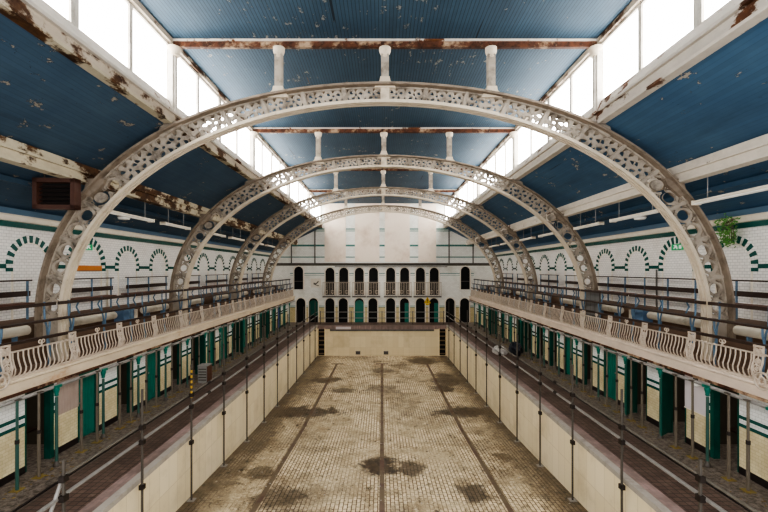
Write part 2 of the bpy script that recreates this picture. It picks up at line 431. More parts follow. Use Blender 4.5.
# ------------------------------------------------------------------ side walls, cornice, blind arches
ARCHES = [(9.75, .8), (12.05, .8), (14.33, .96), (16.63, .78), (18.98, .78), (21.35, .78), (23.7, .78), (26.05, .78), (28.4, .78), (30.75, .78), (33.1, .78), (35.45, .78)]
for s in (-1, 1):
    struct('wall_' + SIDE[s], MB().box(s * XW, s * (XW + .25), Y0, YF + .3, 0, 6.2), M['wtile_side'])
    trim(MB().box(s * (XW - .02), s * XW, Y0, YF, 5.74, 5.89), M['green_band'])
    trim(MB().prism([(s * (XW), 5.89), (s * (XW - .06), 5.91), (s * (XW - .1), 6.03), (s * (XW - .14), 6.07), (s * XW, 6.07)], 1, Y0, YF), M['white'])
    trim(MB().prism([(s * (XW), 6.07), (s * (XW - .16), 6.07), (s * (XW - .30), 6.20), (s * XW, 6.25)], 1, Y0, YF), M['blue_pale'])
    for i, (yc, ro) in enumerate(ARCHES):
        zs = 4.76; ri = ro - (.24 if ro > .9 else .2); n = 25 if ro > .9 else 21
        mb = MB()
        for k in range(n):
            a0 = pi * k / n; a1 = pi * (k + 1) / n
            th = .03 if k % 2 == 0 else .012
            q = [(yc + ri * cos(a0), zs + ri * sin(a0)), (yc + ro * cos(a0), zs + ro * sin(a0)), (yc + ro * cos(a1), zs + ro * sin(a1)), (yc + ri * cos(a1), zs + ri * sin(a1))]
            mb.prism(q, 0, s * (XW - th), s * XW, 1 if k % 2 == 0 else 0)
        for e in (-1, 1):
            for k in range(1):
                mb.box(s * (XW - .03), s * XW, min(yc + e * ri, yc + e * ro), max(yc + e * ri, yc + e * ro), zs - .2 - .0, zs - .1, 1)
            mb.box(s * (XW - .035), s * XW, min(yc + e * ri, yc + e * (ri + .03)), max(yc + e * ri, yc + e * (ri + .03)), ZG + .9, zs - .2, 2)
        # thin pale edge line of the inner reveal
        mb2 = [(yc + (ri + .0) * cos(pi * k / 24), zs + (ri + .0) * sin(pi * k / 24)) for k in range(25)]
        for p, q in zip(mb2, mb2[1:]):
            mb.prism([p, q, (yc + (q[0] - yc) * .96, zs + (q[1] - zs) * .96), (yc + (p[0] - yc) * .96, zs + (p[1] - zs) * .96)], 0, s * (XW - .015), s * XW, 2)
        trim(mb, [M['wtile_side'], M['green_band'], M['white']])
        y1 = ARCHES[i + 1][0] - ARCHES[i + 1][1] if i + 1 < len(ARCHES) else YF
        trim(MB().box(s * (XW - .02), s * XW, yc + ro + .0, y1, 4.64, 4.76), M['green_band'])
    # conduit
    MBc = MB().tube([(s * (XW - .05), 15.35, 2.9), (s * (XW - .05), 15.35, 4.62)], .03)
    tag(MBc.build('wall_conduit', M['pipe'] if s < 0 else M['cornice']), 'thin vertical conduit on the %s tiled wall beside the exit arch' % SIDE[s], 'conduit')

# ------------------------------------------------------------------ ceilings, beams
XA = .075
ZSB = 8.32  # bottom of clerestory sill beam
for s in (-1, 1):
    m = M['blue_l'] if s < 0 else M['blue_r']
    xa, xb = 5.42 + s * XA, XW + .05
    za, zb = ZSB + .02, 6.12
    mb = MB().prism([(s * xa, za), (s * xb, zb), (s * xb, zb + .12), (s * xa, za + .12)], 1, Y0, YF + .2)
    struct('ceiling_' + SIDE[s], mb, m)
    g = XA
    trim(MB().box(s * 5.36 + g, s * 5.64 + g, Y0, YF, 8.32, 8.54), M['sill_rust'] if s < 0 else M['sill'])
    trim(MB().box(s * 5.29 + g, s * 5.62 + g, Y0, YF, 8.54, 8.60), M['sill'])
    trim(MB().box(s * 5.33 + g, s * 5.6 + g, Y0, YF, 8.28, 8.34), M['purlin_l'] if s < 0 else M['purlin_r'])
    trim(MB().prism([(s * 5.33 + g, 8.60), (s * 5.44 + g, 8.86), (s * 5.64 + g, 8.86), (s * 5.64 + g, 8.60)], 1, Y0, YF), M['sill'])
    trim(MB().box(s * 5.38 + g, s * 5.62 + g, Y0, YF, 10.34, 10.47), M['sill_rust'])
    # purlin
    pm = M['purlin_l'] if s < 0 else M['purlin_r']
    trim(MB().box(s * 7.46, s * 7.62, Y0, YF, 6.83, 7.24).box(s * 7.40, s * 7.68, Y0, YF, 6.79, 6.85).box(s * 7.40, s * 7.68, Y0, YF, 7.02, 7.07), pm)
    trim(MB().box(s * 8.5, s * 8.62, Y0, YF, 6.62, 6.74), m)
struct('lantern_ceiling', MB().box(-5.65, 5.8, Y0, YF + .2, 10.47, 10.6), M['blue_top'])

# clerestory windows: one per quarter bay and side
wn = 0
NB = BAY / 4
for s in (-1, 1):
    k = -3
    while True:
        y0 = A1 + k * NB; y1 = y0 + NB; k += 1
        if y0 > YF - .5: break
        y1 = min(y1, YF); wn += 1
        f = MB(); L = y1 - y0; ga, gb = (.10, .06) if (k % 2) else (.06, .10)
        f.box(-.05, .05, 0, ga, 0, 1.5); f.box(-.05, .05, L - gb, L, 0, 1.5)
        f.box(-.06, .06, ga, L - gb, 0, .05); f.box(-.06, .06, ga, L - gb, 1.44, 1.5)
        t = tag(f.build('window_%d' % wn, M['white_frame'], None, False, (s * 5.52 + XA, y0, 8.84)), kind='structure')
        MB().box(.0 if s > 0 else -.012, .012 if s > 0 else 0, ga, L - gb, .05, 1.44).build('pane', M['glass'], t)

# ------------------------------------------------------------------ iron arches
AI, BI, AO, BO, ZCN = 8.17, 5.46, 8.74, 5.91, 3.39
def Pin(t): return (AI * cos(t), ZCN + BI * sin(t))
def Pout(t):
    x, z = AO * cos(t), ZCN + BO * sin(t)
    nx, nz = cos(t) / AO, sin(t) / BO; l = sqrt(nx * nx + nz * nz)
    bl = .16 * sin(2 * t) ** 2
    return (x + nx / l * bl, z + nz / l * bl)
NP = 22
# equal arc-length panel boundaries
ts = [pi * i / 2000 for i in range(2001)]
acc = [0.0]
mid = lambda t: tuple((a + b) / 2 for a, b in zip(Pin(t), Pout(t)))
for a, b in zip(ts, ts[1:]):
    p, q = mid(a), mid(b); acc.append(acc[-1] + math.hypot(p[0] - q[0], p[1] - q[1]))
def t_at(frac):
    L = frac * acc[-1]; lo, hi = 0, 2000
    while hi - lo > 1:
        m = (lo + hi) // 2
        if acc[m] <= L: lo = m
        else: hi = m
    w = (L - acc[lo]) / (acc[hi] - acc[lo]); return ts[lo] + (ts[hi] - ts[lo]) * w
FL = .055
def web_pt(frac, v):
    t = t_at(min(max(frac, 0), 1)); a, b = Pin(t), Pout(t)
    l = math.hypot(a[0] - b[0], a[1] - b[1]); e = FL / l * .6; v = e + v * (1 - 2 * e)
    return (a[0] + (b[0] - a[0]) * v, a[1] + (b[1] - a[1]) * v)
def circ(cu, cv, r, L, H, n=14, a0=0):
    return [((cu + r * cos(a0 + 2 * pi * k / n)) / L, (cv + r * sin(a0 + 2 * pi * k / n)) / H) for k in range(n)]
def arcslot(cu, cv, r0, r1, a0, a1, L, H, n=5):
    o = [((cu + r1 * cos(a0 + (a1 - a0) * k / n)) / L, (cv + r1 * sin(a0 + (a1 - a0) * k / n)) / H) for k in range(n + 1)]
    i = [((cu + r0 * cos(a1 + (a0 - a1) * k / n)) / L, (cv + r0 * sin(a1 + (a0 - a1) * k / n)) / H) for k in range(n + 1)]
    return o + i
webm = MB()
for i in range(NP):
    f0, f1 = i / NP, (i + 1) / NP
    L = acc[-1] / NP
    tm = t_at((f0 + f1) / 2); a, b = Pin(tm), Pout(tm); H = math.hypot(a[0] - b[0], a[1] - b[1]) - FL * 1.2
    n = 8
    outer = [(k / n, 0) for k in range(n + 1)] + [(1 - k / n, 1) for k in range(n + 1)]
    holes = []
    m = min(H / 2, .29)
    for cu in (L * .28, L * .72):
        if i < 4 or i >= NP - 4:
            holes.append(circ(cu, H / 2, m * .52, L, H, 16))
            for q in range(4):
                holes.append(arcslot(cu, H / 2, m * .74, m * .94, pi / 2 * q + .25, pi / 2 * (q + 1) - .45, L, H))
        else:   # pinwheel of leaf-shaped openings round a small eye
            holes.append(circ(cu, H / 2, m * .17, L, H, 8))
            for q in range(5):
                a = 2 * pi * q / 5 + .3
                lf = []
                for w_, r_ in ((0, .34), (.30, .52), (.42, .70), (.33, .84), (.05, .88), (-.14, .76), (-.22, .58), (-.14, .40)):
                    aa = a + w_; lf.append(((cu + m * r_ * cos(aa)) / L, (H / 2 + m * r_ * sin(aa)) / H))
                holes.append(lf)
    e = .05
    tri = .13
    for cx, cy, sx, sy in ((e + .02, e, 1, 1), (L - e - .02, e, -1, 1), (e + .02, H - e, 1, -1), (L - e - .02, H - e, -1, -1)):
        d = min(tri, H * .24)
        holes.append([((cx) / L, cy / H), ((cx + sx * d * .7) / L, cy / H), ((cx) / L, (cy + sy * d) / H)])
    for cy, sy in ((e, 1), (H - e, -1)):
        d = min(.10, H * .2)
        holes.append([((L / 2 - d * .6) / L, cy / H), ((L / 2 + d * .6) / L, cy / H), (.5, (cy + sy * d) / H)])
    if H > .62:
        for cx in (L / 2,):
            holes.append(circ(cx, H / 2, .055, L, H, 8))
        for cx in (L * .29, L * .71):
            pass
    loops = [outer] + holes
    tris = tessellate_polygon([[Vector((u * L, v * H, 0)) for u, v in lp] for lp in loops])
    flat = [p for lp in loops for p in lp]
    P = [web_pt(f0 + (f1 - f0) * u, v) for u, v in flat]
    vs = [(p[0], -.03, p[1]) for p in P] + [(p[0], .03, p[1]) for p in P]; N = len(P)
    fs = [tuple(tr) for tr in tris] + [tuple(j + N for j in tr[::-1]) for tr in tris]
    o = 0
    for lp in loops:
        k = len(lp)
        fs += [(o + j, o + (j + 1) % k, o + (j + 1) % k + N, o + j + N) for j in range(k)]
        o += k
    webm.add(vs, fs)
TT = [t_at(k / 110) for k in range(111)]
def off_line(P, Q, d):   # point from P towards Q by d
    out = []
    for p, q in zip(P, Q):
        l = math.hypot(q[0] - p[0], q[1] - p[1]); out.append((p[0] + (q[0] - p[0]) * d / l, p[1] + (q[1] - p[1]) * d / l))
    return out
PI_, PO_ = [Pin(t) for t in TT], [Pout(t) for t in TT]
foot = lambda L, z: [(L[0][0], z)] + L + [(L[-1][0], z)]
ZB = 2.3
def build_arch(label, y):
    t = thing('iron_arch', label, 'iron arch', (XA, y, 0))
    w = MB(); w.v = webm.v[:]; w.f = webm.f[:]; w.mi = webm.mi[:]
    for s in (-1, 1):   # solid foot of the web below the springing
        w.box(s * AI, s * AO, -.03, .03, ZB, ZCN)
    w.build('pierced_web', M['cream_iron'], t)
    A, B = foot(PI_, ZB), foot(off_line(PI_, PO_, FL), ZB)
    fl = MB().strip(A, B, -.14, .14)
    A2, B2 = foot(off_line(PI_, PO_, -.025), ZB), foot(PI_, ZB)
    fl.strip(A2, B2, -.14, -.09).strip(A2, B2, .09, .14).strip(A2, B2, -.04, .04)
    fl.build('inner_flange', M['cream_flange'], t)
    A, B = foot(off_line(PO_, PI_, FL), ZB), foot(PO_, ZB)
    MB().strip(A, B, -.24, .24).build('outer_flange', M['grey_iron'], t)
    # raised mouldings along the edges of the web
    for d, nm in ((.10, 'inner_moulding'), (None, 'outer_moulding')):
        if d: A, B = off_line(PI_, PO_, FL), off_line(PI_, PO_, FL + .04)
        else: A, B = off_line(PO_, PI_, FL + .04), off_line(PO_, PI_, FL)
        MB().strip(A, B, -.06, .06).build(nm, M['cream_iron'], t)
    for i in range(NP + 1):
        tt = t_at(i / NP); p, q = Pin(tt), Pout(tt)
        tx, tz = -(q[1] - p[1]), q[0] - p[0]; l = math.hypot(tx, tz); tx, tz = tx / l * .04, tz / l * .04
        MB().prism([(p[0] + tx, p[1] + tz), (q[0] + tx, q[1] + tz), (q[0] - tx, q[1] - tz), (p[0] - tx, p[1] - tz)], 1, -.085, .085).build('web_rib', M['cream_iron'], t)
    # struts up to the tie beam
    for x in (-2.7, 0, 2.7):
        zb = ZCN + BO * sqrt(1 - (x / AO) ** 2) + .02 + (.05 if x else 0)
        zt = 10.25
        st = MB().box(x - .085, x + .085, -.085, .085, zb + .1, zt - .1).box(x - .1, x + .1, -.06, .06, zb + .1, zt - .1).build('strut', M['cream_iron'], t)
        pr = [(.085, 0), (.105, .03), (.095, .07), (.13, .13), (.15, .2), (.15, .27)]
        MB().lathe(pr, 12, (x, 0, zt - .27)).build('capital', M['cream_flange'], st, True)
        MB().prism([(x - .27, zb - .12), (x + .27, zb - .12), (x + .2, zb + .0), (x + .14, zb + .05), (x + .12, zb + .16), (x - .12, zb + .16), (x - .14, zb + .05), (x - .2, zb + .0)], 1, -.12, .12).build('pedestal', M['cream_flange'], st)
        if x == 0:
            p = Pin(pi / 2); MB().box(-.11, .11, -.1, .1, p[1] + .05, zb).build('crown_plate', M['cream_flange'], t)
    MB().box(-5.4, 5.4, -.03, .03, 10.27, 10.41).box(-5.4, 5.4, -.055, .055, 10.255, 10.28).build('tie_beam', M['rust'], t)
    MB().box(-5.4, 5.4, -.07, .05, 10.41, 10.455).build('beam_cap', M['sill'], t)
    for s in (-1, 1):
        MB().box(s * 5.35, s * 5.47, -.12, .12, 8.6, 10.3).box(s * 5.31, s * 5.36, -.06, .06, 8.6, 10.1).build('lantern_post', M['white_frame'], t)
        MB().lathe([(.1, 0), (.13, .03), (.12, .08), (.17, .17), (.18, .24)], 12, (s * 5.37, 0, 10.02)).build('post_capital', M['cream_flange'], t, True)
        MB().prism([(s * 5.12, 8.3), (s * 5.66, 8.3), (s * 5.72, 8.0), (s * 5.6, 7.95), (s * 5.35, 8.12), (s * 5.12, 8.25)], 1, -.12, .12).box(s * 5.15, s * 5.6, -.16, .16, 8.27, 8.33).build('bracket', M['cream_iron'], t)
        MB().prism([(s * 7.05, 6.9), (s * 7.5, 6.9), (s * 7.6, 6.5), (s * 7.45, 6.45), (s * 7.1, 6.75)], 1, -.14, .14).build('purlin_bracket', M['grey_iron'], t)
    return t
arch0 = build_arch('nearest and largest of the four cream pierced iron roof arches', A1)
for k, w in ((1, 'second of the four cream pierced iron roof arches, counting from the near end'), (2, 'third of the four cream pierced iron roof arches, counting from the near end'),
             (3, 'farthest and smallest of the cream pierced iron roof arches, before the far wall')):
    dup(arch0, (XA, A1 + BAY * k, 0), w)

# ------------------------------------------------------------------ far wall
YW = YF
def fx(px): return (px - VX) * YW / F
def fz(py): return EYE - (py - VY) * YW / F
mb = MB().prism([(-XW, 0), (XW, 0), (XW, 6.15), (5.7, 8.3), (5.7, 10.6), (-5.6, 10.6), (-5.6, 8.3), (-XW, 6.15)], 1, YW, YW + .3)
struct('wall_far', mb, M['wtile_far'])
trim(MB().box(-8.1, 8.1, YW - .03, YW, 0, 1.3), M['ctile_far'])
trim(MB().box(-8.1, 8.1, YW - .045, YW, 1.30, 1.36).box(-8.1, 8.1, YW - .045, YW, 1.42, 1.46), M['green_far'])
trim(MB().box(-8.1, 8.1, YW - .02, YW, 4.27, 4.33).box(-8.1, 8.1, YW - .02, YW, 4.12, 4.15), M['green_far'])
trim(MB().prism([(YW, 5.22), (YW - .22, 5.20), (YW - .2, 5.1), (YW - .1, 5.05), (YW, 4.98)], 0, -XW, XW), M['cornice'])
trim(MB().box(fx(335), fx(447), YW - .28, YW, 4.86, 4.92), M['cornice'])
for a, b in ((324.7, 345.8), (355, 379.4), (384.8, 409.7), (418.3, 436.0)):
    trim(MB().box(fx(a), fx(b), YW - .05, YW, 5.3, 10.45), M['plaster'])
for a, b in ((278, 329), (345.8, 355), (379.4, 384.8), (409.7, 418.3), (436, 489)):
    lim = lambda z: z
    b0 = MB()
    for z0, z1 in ((fz(229.6), fz(228.4)), (fz(231.4), fz(230.6)), (fz(246.5), fz(244.6)), (fz(257.6), fz(256.6))):
        if a < 300 and z0 > 7.5: b0.box(fx(312), fx(b), YW - .035, YW, z0, z1)
        elif b > 480 and z0 > 7.5: b0.box(fx(a), fx(452), YW - .035, YW, z0, z1)
        else: b0.box(fx(max(a, 291) if z0 > 6.2 else a), fx(min(b, 474) if z0 > 6.2 else b), YW - .035, YW, z0, z1)
    trim(b0, M['green_far'])
for px in (315, 449):
    trim(MB().box(fx(px) - .05, fx(px) + .05, YW - .08, YW, 5.2, 8.4), M['cornice'])
for px in (291.5, 473):
    trim(MB().box(fx(px) - .05, fx(px) + .05, YW - .06, YW, 5.2, 6.9), M['cornice'])
def arch_poly(w, z0, z1, n=12):
    r = w / 2; zc = z1 - r
    return [(-r, z0)] + [(r, z0)] + [(r * cos(pi * k / n), zc + r * sin(pi * k / n)) for k in range(n + 1)]
def arch_frame(w, z0, z1, th, n=12):
    r = w / 2; zc = z1 - r; R = r + th
    I = [(r, z0)] + [(r * cos(pi * k / n), zc + r * sin(pi * k / n)) for k in range(n + 1)] + [(-r, z0)]
    O = [(R, z0)] + [(R * cos(pi * k / n), zc + R * sin(pi * k / n)) for k in range(n + 1)] + [(-R, z0)]
    return I, O
nw = wn
DW = .78
LOW = [(313.6, 'greenish'), (330, ''), (343.3, ''), (359.3, 'closed'), (372.9, ''), (390.6, ''), (404.4, 'half'), (420.3, ''), (433.8, 'half'), (450, ''), (301, ''), (464.5, '')]
for i, (px, stt) in enumerate(LOW):
    w = DW
    I, O = arch_frame(w, 0, 2.12, .09)
    d = tag(MB().strip(I, O, -.09, .02).build('door_%d' % (i + 1), M['white'], None, False, (fx(px), YW, 0)), kind='structure')
    MB().prism(arch_poly(w, 0, 2.12), 1, -.06, .0).build('shade_panel', M['dark'], d)  # flat near-black sheet stands for the shade inside the doorway
    if stt == 'closed': MB().prism(arch_poly(w - .02, 0, 1.95), 1, -.075, -.06).build('leaf', M['green'], d)
    elif stt == 'half': MB().box(.02, w / 2 - .02, -.075, -.06, 0, 1.7).build('leaf', M['green'], d)
    elif stt == 'greenish': MB().prism(arch_poly(w - .02, .6, 1.95), 1, -.075, -.06).build('leaf', M['green_dk'], d)
UP = [(330, 1), (343.8, 1), (359.3, 1), (373.5, 1), (390.6, 1), (404.6, 1), (420.3, 1), (434.1, 1), (298.8, 0), (465.2, 0)]
for i, (px, c) in enumerate(UP):
    wn += 1
    z0, z1 = (2.4, 4.8) if c else (2.9, 4.9)
    I, O = arch_frame(DW, z0, z1, .1)
    d = tag(MB().strip(I, O, -.09, .02).build('window_%d' % wn, M['white'], None, False, (fx(px), YW, 0)), kind='structure')
    MB().prism(arch_poly(DW, z0, z1), 1, -.03, .0).build('shade_panel', M['dark'], d)  # near-black sheet painted in for the shade behind the window arch
    MB().box(-DW / 2, DW / 2, -.05, -.03, fz(281) - .05, fz(281)).build('transom', M['cornice'], d)
bal = None
for i in range(8):
    px = UP[i][0]
    lab = 'bellied white iron balconette on the far wall, %s of eight counted from the left' % ORD[i]
    if bal is None:
        bal = t = thing('balconette', lab, 'balcony', (fx(px), YW - .02, 2.27), 'far wall balconettes')
        MB().box(-.6, .6, -.42, 0, -.06, .04).build('floor_slab', M['cornice'], t)
        MB().box(-.6, .6, -.40, -.36, 1.2, 1.25).box(-.6, -.56, -.4, 0, 1.2, 1.25).box(.56, .6, -.4, 0, 1.2, 1.25).build('top_rail', M['ironwork'], t)
        for k in range(9):
            x = -.56 + k * .14
            MB().tube([(x, -.34, .04), (x, -.46, .25), (x, -.47, .5), (x, -.40, .8), (x, -.38, 1.2)], .022, 5).build('baluster', M['ironwork'], t)
        for x in (-.28, .28):
            MB().ring((x, -.44, .42), .13, .025, 1).build('scroll', M['ironwork'], t)
    else:
        dup(bal, (fx(px), YW - .02, 2.27), lab)
t = thing('notice_board', 'square white board with a dark grey mark, on far wall by the gallery', 'notice board', (fx(316), YW - .02, fz(287.6)))
MB().box(-.45, .45, -.03, 0, 0, .8).build('board', M['white'], t)
MB().prism([(-.2, .45), (-.02, .38), (.22, .6), (.25, .5), (.0, .25), (.28, .2), (.2, .12), (-.22, .3)], 1, -.04, -.03).build('mark', M['cornice'], t)
t = thing('warning_sign', 'small yellow triangular warning sign between two dark doorways', 'sign', (fx(427.3), YW - .1, fz(303.2)))
MB().prism([(-.3, 0), (.3, 0), (0, .6)], 1, -.03, 0).build('plate', M['sign_yellow'], t)
MB().box(-.03, .03, -.04, -.03, .18, .4).box(-.03, .03, -.04, -.03, .08, .14).build('mark', M['dark'], t)
MB().box(-.16, .16, -.02, 0, -.16, -.02).build('lower_plate', M['sign_yellow'], t)
t = thing('edge_board', 'long narrow pale board lying along the edge of the pool end', 'board', ((343.5 - VX) * YPE / F, YPE - .07, -.32))
MB().box(-.62, .62, -.03, 0, 0, .24).build('panel', M['paper'], t)
MB().box(-.62, .62, -.035, -.03, .0, .03).build('lower_edge', M['sheet'], t)
# scaffold guard rail on the far deck
t = thing('guard_rail', 'low tubular guard rail across the far end deck in front of the arched doorways', 'guard rail', (0, 36.3, 0))
for z in (.55, 1.05): MB().tube([(-5.3, 0, z), (5.3, 0, z)], .028).build('rail', M['steel'], t)
for x in (-5.2, -2.6, 0, 2.6, 5.2): MB().tube([(x, 0, 0), (x, 0, 1.15)], .03).build('post', M['steel_dk'], t)

# ------------------------------------------------------------------ gallery
for s in (-1, 1):
    struct('floor_gallery_' + SIDE[s], MB().box(s * XG, s * XW, Y0, YF, ZG - .18, ZG), M['wood_md'])
    trim(MB().box(s * 8.5, s * XW, Y0, YF, ZG, 2.86), M['wood_md'])
    trim(MB().box(s * 9.0, s * XW, Y0, YF, 2.86, 3.28), M['wood_md'])
    fm = M['fascia_l'] if s < 0 else M['fascia_r']
    trim(MB().prism([(s * (XG - .02), 2.0), (s * (XG - .06), 2.22), (s * (XG - .12), 2.26), (s * (XG - .12), 2.31), (s * (XG + .1), 2.31), (s * (XG + .1), 1.97)], 1, Y0, YF), fm)
    trim(MB().box(s * (XG - .05), s * (XG + .06), Y0, YF, 1.94, 2.0), M['rust'])
    trim(MB().tube([(s * 7.66, Y0, 1.87), (s * 7.66, YF, 1.87)], .045, 8), M['steel'])

RY0, RM = 8.80, 1.92
def railing(s, label, y):
    t = thing('balustrade_panel', label, 'balustrade', (s * XG, y, 2.31), 'gallery balustrade panels')
    m = M['ironwork']; o = -s   # towards the pool
    MB().box(-.03, .03, 0, RM, .0, .045).build('bottom_rail', m, t)
    MB().box(-.025, .025, 0, RM, .55, .58).build('top_rail', m, t)
    MB().box(s * .06 - .05, s * .06 + .05, 0, RM, .70, .76).build('handrail', M['wood_dk'], t)
    ys_ = [.22 + k * .135 for k in range(12)]
    for k, yy in enumerate(ys_):
        MB().tube([(0, yy, .03), (o * .045, yy + .01, .11), (o * .06, yy + .005, .20), (o * .035, yy - .01, .32), (o * .01, yy - .01, .43), (0, yy, .56)], .016, 6).build('baluster', m, t)
    # ornate standard
    sd = MB()
    for yy in (-.07, .14 - .0): sd.tube([(0, yy, .0), (o * .05, yy, .12), (o * .07, yy, .25), (o * .02, yy, .4), (0, yy, .72)], .022, 6)
    sd.box(-.02, .02, -.09, .16, .52, .58); sd.box(-.02, .02, -.09, .16, .70, .74)
    sdo = sd.build('standard', m, t)
    sc = MB()
    for (yy, zz, R) in ((.035, .12, .075), (.035, .26, .085), (.035, .40, .065), (-.02, .63, .045), (.09, .63, .045)):
        sc.ring((o * (.05 if zz < .35 else .02), yy, zz), R, .016, 0, 12, 5)
        sc.ring((o * (.05 if zz < .35 else .02), yy, zz), R * .45, .014, 0, 8, 5)
    sc.tube([(o * .05, .035, .04), (o * .05, .035, .33), (o * .02, .035, .47), (o * .01, .035, .58)], .012, 5)
    for q in (-.05, .05): sc.tube([(o * .012, .035 + q - .04, .63), (o * .012, .035 + q + .04, .63)], .012, 5)
    sc.tube([(o * .01, .035, .56), (o * .01, .035, .66)], .012, 5)
    for zz in (.12, .26, .40): sc.tube([(o * .04, -.04, zz), (o * .04, .11, zz)], .011, 5)
    sc.build('scroll_pattern', m, sdo)
    fi = MB().tube([(0, RM / 2 + .03, .56), (0, RM / 2 + .03, .68)], .02, 6)
    fi.ring((0, RM / 2 + .03 - .045, .67), .04, .014, 0, 10, 5).ring((0, RM / 2 + .03 + .045, .67), .04, .014, 0, 10, 5)
    fi.build('finial', m, t)
    return t
for s in (-1, 1):
    p = None
    for k in range(-1, 15):
        y = RY0 + k * RM
        lab = 'cream scrolled iron balustrade panel on the %s gallery, %s from the near end' % (SIDE[s], ORD[k + 1])
        if p is None: p = railing(s, lab, y)
        else: dup(p, (s * XG, y, 2.31), lab)
    # big scroll cartouche at the near end of the visible railing
    t = thing('scroll_cartouche', 'large round iron scroll ornament on the near end of the %s gallery front' % SIDE[s], 'ornament', (s * (XG - .13), 8.62, 2.02))
    MB().ring((0, 0, .35), .17, .022, 0, 18, 6).build('ring', M['ironwork'], t)
    MB().ring((0, 0, .35), .08, .02, 0, 12, 6).build('inner_ring', M['ironwork'], t)
    q = MB()
    for a in range(5): q.tube([(0, .08 * cos(a * 1.256), .35 + .08 * sin(a * 1.256)), (0, .17 * cos(a * 1.256 + .3), .35 + .17 * sin(a * 1.256 + .3))], .014, 5)
    q.build('spoke_pattern', M['ironwork'], t)

# front benches (tall blue iron frames) and rear benches
def front_bench(s, label, y, L=3.3):
    t = thing('gallery_bench', label, 'bench', (s * 7.98, y, ZG), 'front row gallery benches')
    MB().box(-.10, .10, 0, L, 1.08, 1.12).build('seat', M['wood_dk'], t)
    MB().box(s * .05, s * .08, 0, L, 1.44, 1.52).build('backrest', M['wood_dk'], t)
    for k in range(3):
        y_ = .35 + k * (L - .7) / 2
        MB().tube([(s * -.05, y_, 0), (s * -.07, y_ - .02, .15), (s * -.06, y_ - .03, .32), (s * -.02, y_ - .01, .48), (s * -.0, y_, .62), (s * -.01, y_ + .02, .78), (s * -.04, y_ + .02, .92), (s * -.06, y_, 1.08)], .024, 6).build('leg', M['blue_iron'], t)
        MB().tube([(s * .06, y_ + .12, 0), (s * .05, y_ + .14, .2), (s * .04, y_ + .14, .4), (s * .06, y_ + .11, .6), (s * .06, y_ + .08, .8), (s * .05, y_ + .05, .95), (s * .06, y_, 1.12), (s * .07, y_, 1.3), (s * .07, y_, 1.54)], .022, 6).build('back_iron', M['blue_iron'], t)
    return t
for s in (-1, 1):
    p = None
    for k in range(9):
        y = 7.3 + k * BAY / 2
        lab = 'dark timber bench on blue iron legs, front row of %s gallery, %s from near end' % (SIDE[s], ORD[k])
        if p is None: p = front_bench(s, lab, y)
        else: dup(p, (s * 7.98, y, ZG), lab)
def rear_bench(s, label, y0, y1):
    L = y1 - y0
    t = thing('wall_bench', label, 'bench', (s * 9.4, y0, 3.28), 'rear row gallery benches')
    MB().box(-.32, .05, 0, L, .40, .45).build('seat', M['wood_rd'], t)
    MB().box(s * .08, s * .12, 0, L, .62, .76).build('backrest', M['wood_dk'], t)
    MB().box(s * .07, s * .13, -.05, L + .05, 1.02, 1.06).build('top_rail', M['wood_dk'], t)
    n = max(2, int(round(L / 1.4)) + 1)
    for k in range(n):
        yy = .08 + k * (L - .16) / (n - 1)
        MB().tube([(s * .1, yy, 0), (s * .1, yy, 1.04)], .03, 6).build('post', M['blue_iron'], t)
        MB().tube([(s * -.2, yy, 0), (s * -.1, yy, .2), (s * -.2, yy, .42)], .025, 6).build('leg', M['blue_iron'], t)
for s, secs in ((-1, [(7.6, 11.6), (13.0, 15.15), (16.0, 19.0), (20.95, 22.4), (23.2, 26.4), (27.4, 30.4), (31.4, 34.6)]),
                (1, [(7.6, 11.6), (12.95, 19.4), (20.7, 22.25), (23.2, 25.8), (27.0, 30.2), (31.2, 34.6)])):
    for i, (a, b) in enumerate(secs):
        rear_bench(s, 'railed timber bench against the %s tiled wall, %s from the near end' % (SIDE[s], ORD[i]), a, b)
for s in (-1, 1):
    n = 0
    for k in range(5):
        for a, b in ((.5, 2.9), (4.6, BAY - .5)):
            a, b = a + A1 + BAY * (k - 1), b + A1 + BAY * (k - 1)
            if b < 8: continue
            t = thing('heating_pipe', 'pale lagged heating pipe low behind the front benches, %s gallery, %s length from near end' % (SIDE[s], ORD[n]), 'pipe', (s * 8.64, a, 2.86), 'gallery heating pipes')
            n += 1
            MB().tube([(0, 0, .28), (0, b - a, .28)], .12, 12).build('lagging', M['pipe'], t, True)
            for q in (.2, .8):
                MB().box(-.05, .05, (b - a) * q - .03, (b - a) * q + .03, 0, .18).build('bracket', M['blue_iron'], t)
# blue chests and mesh panel on the gallery
for s, y in ((-1, 14.25), (1, 14.1)):
    t = thing('storage_chest', 'small blue chest with a pale end between pipes on the %s gallery' % SIDE[s], 'chest', (s * 8.72, y, 2.86))
    MB().box(-.16, .16, 0, .6, 0, .38).build('body', M['bluedoor_pale'], t)
    MB().box(-.17, .17, .6, .8, 0, .37).build('end_panel', M['pipe'], t)
    MB().box(-.18, .18, -.02, .6, .38, .42).build('lid', M['blue_iron'], t)
t = thing('mesh_guard', 'grey wire mesh guard around the second arch foot, right gallery', 'guard', (8.37, 16.5, ZG))
MB().box(-.02, .02, 0, 1.1, .25, 1.45).build('mesh_panel', M['grey_mesh'], t)
for yy in (0, .36, .73, 1.1): MB().tube([(0, yy, 0), (0, yy, 1.5)], .025, 6).build('post', M['steel_dk'], t)

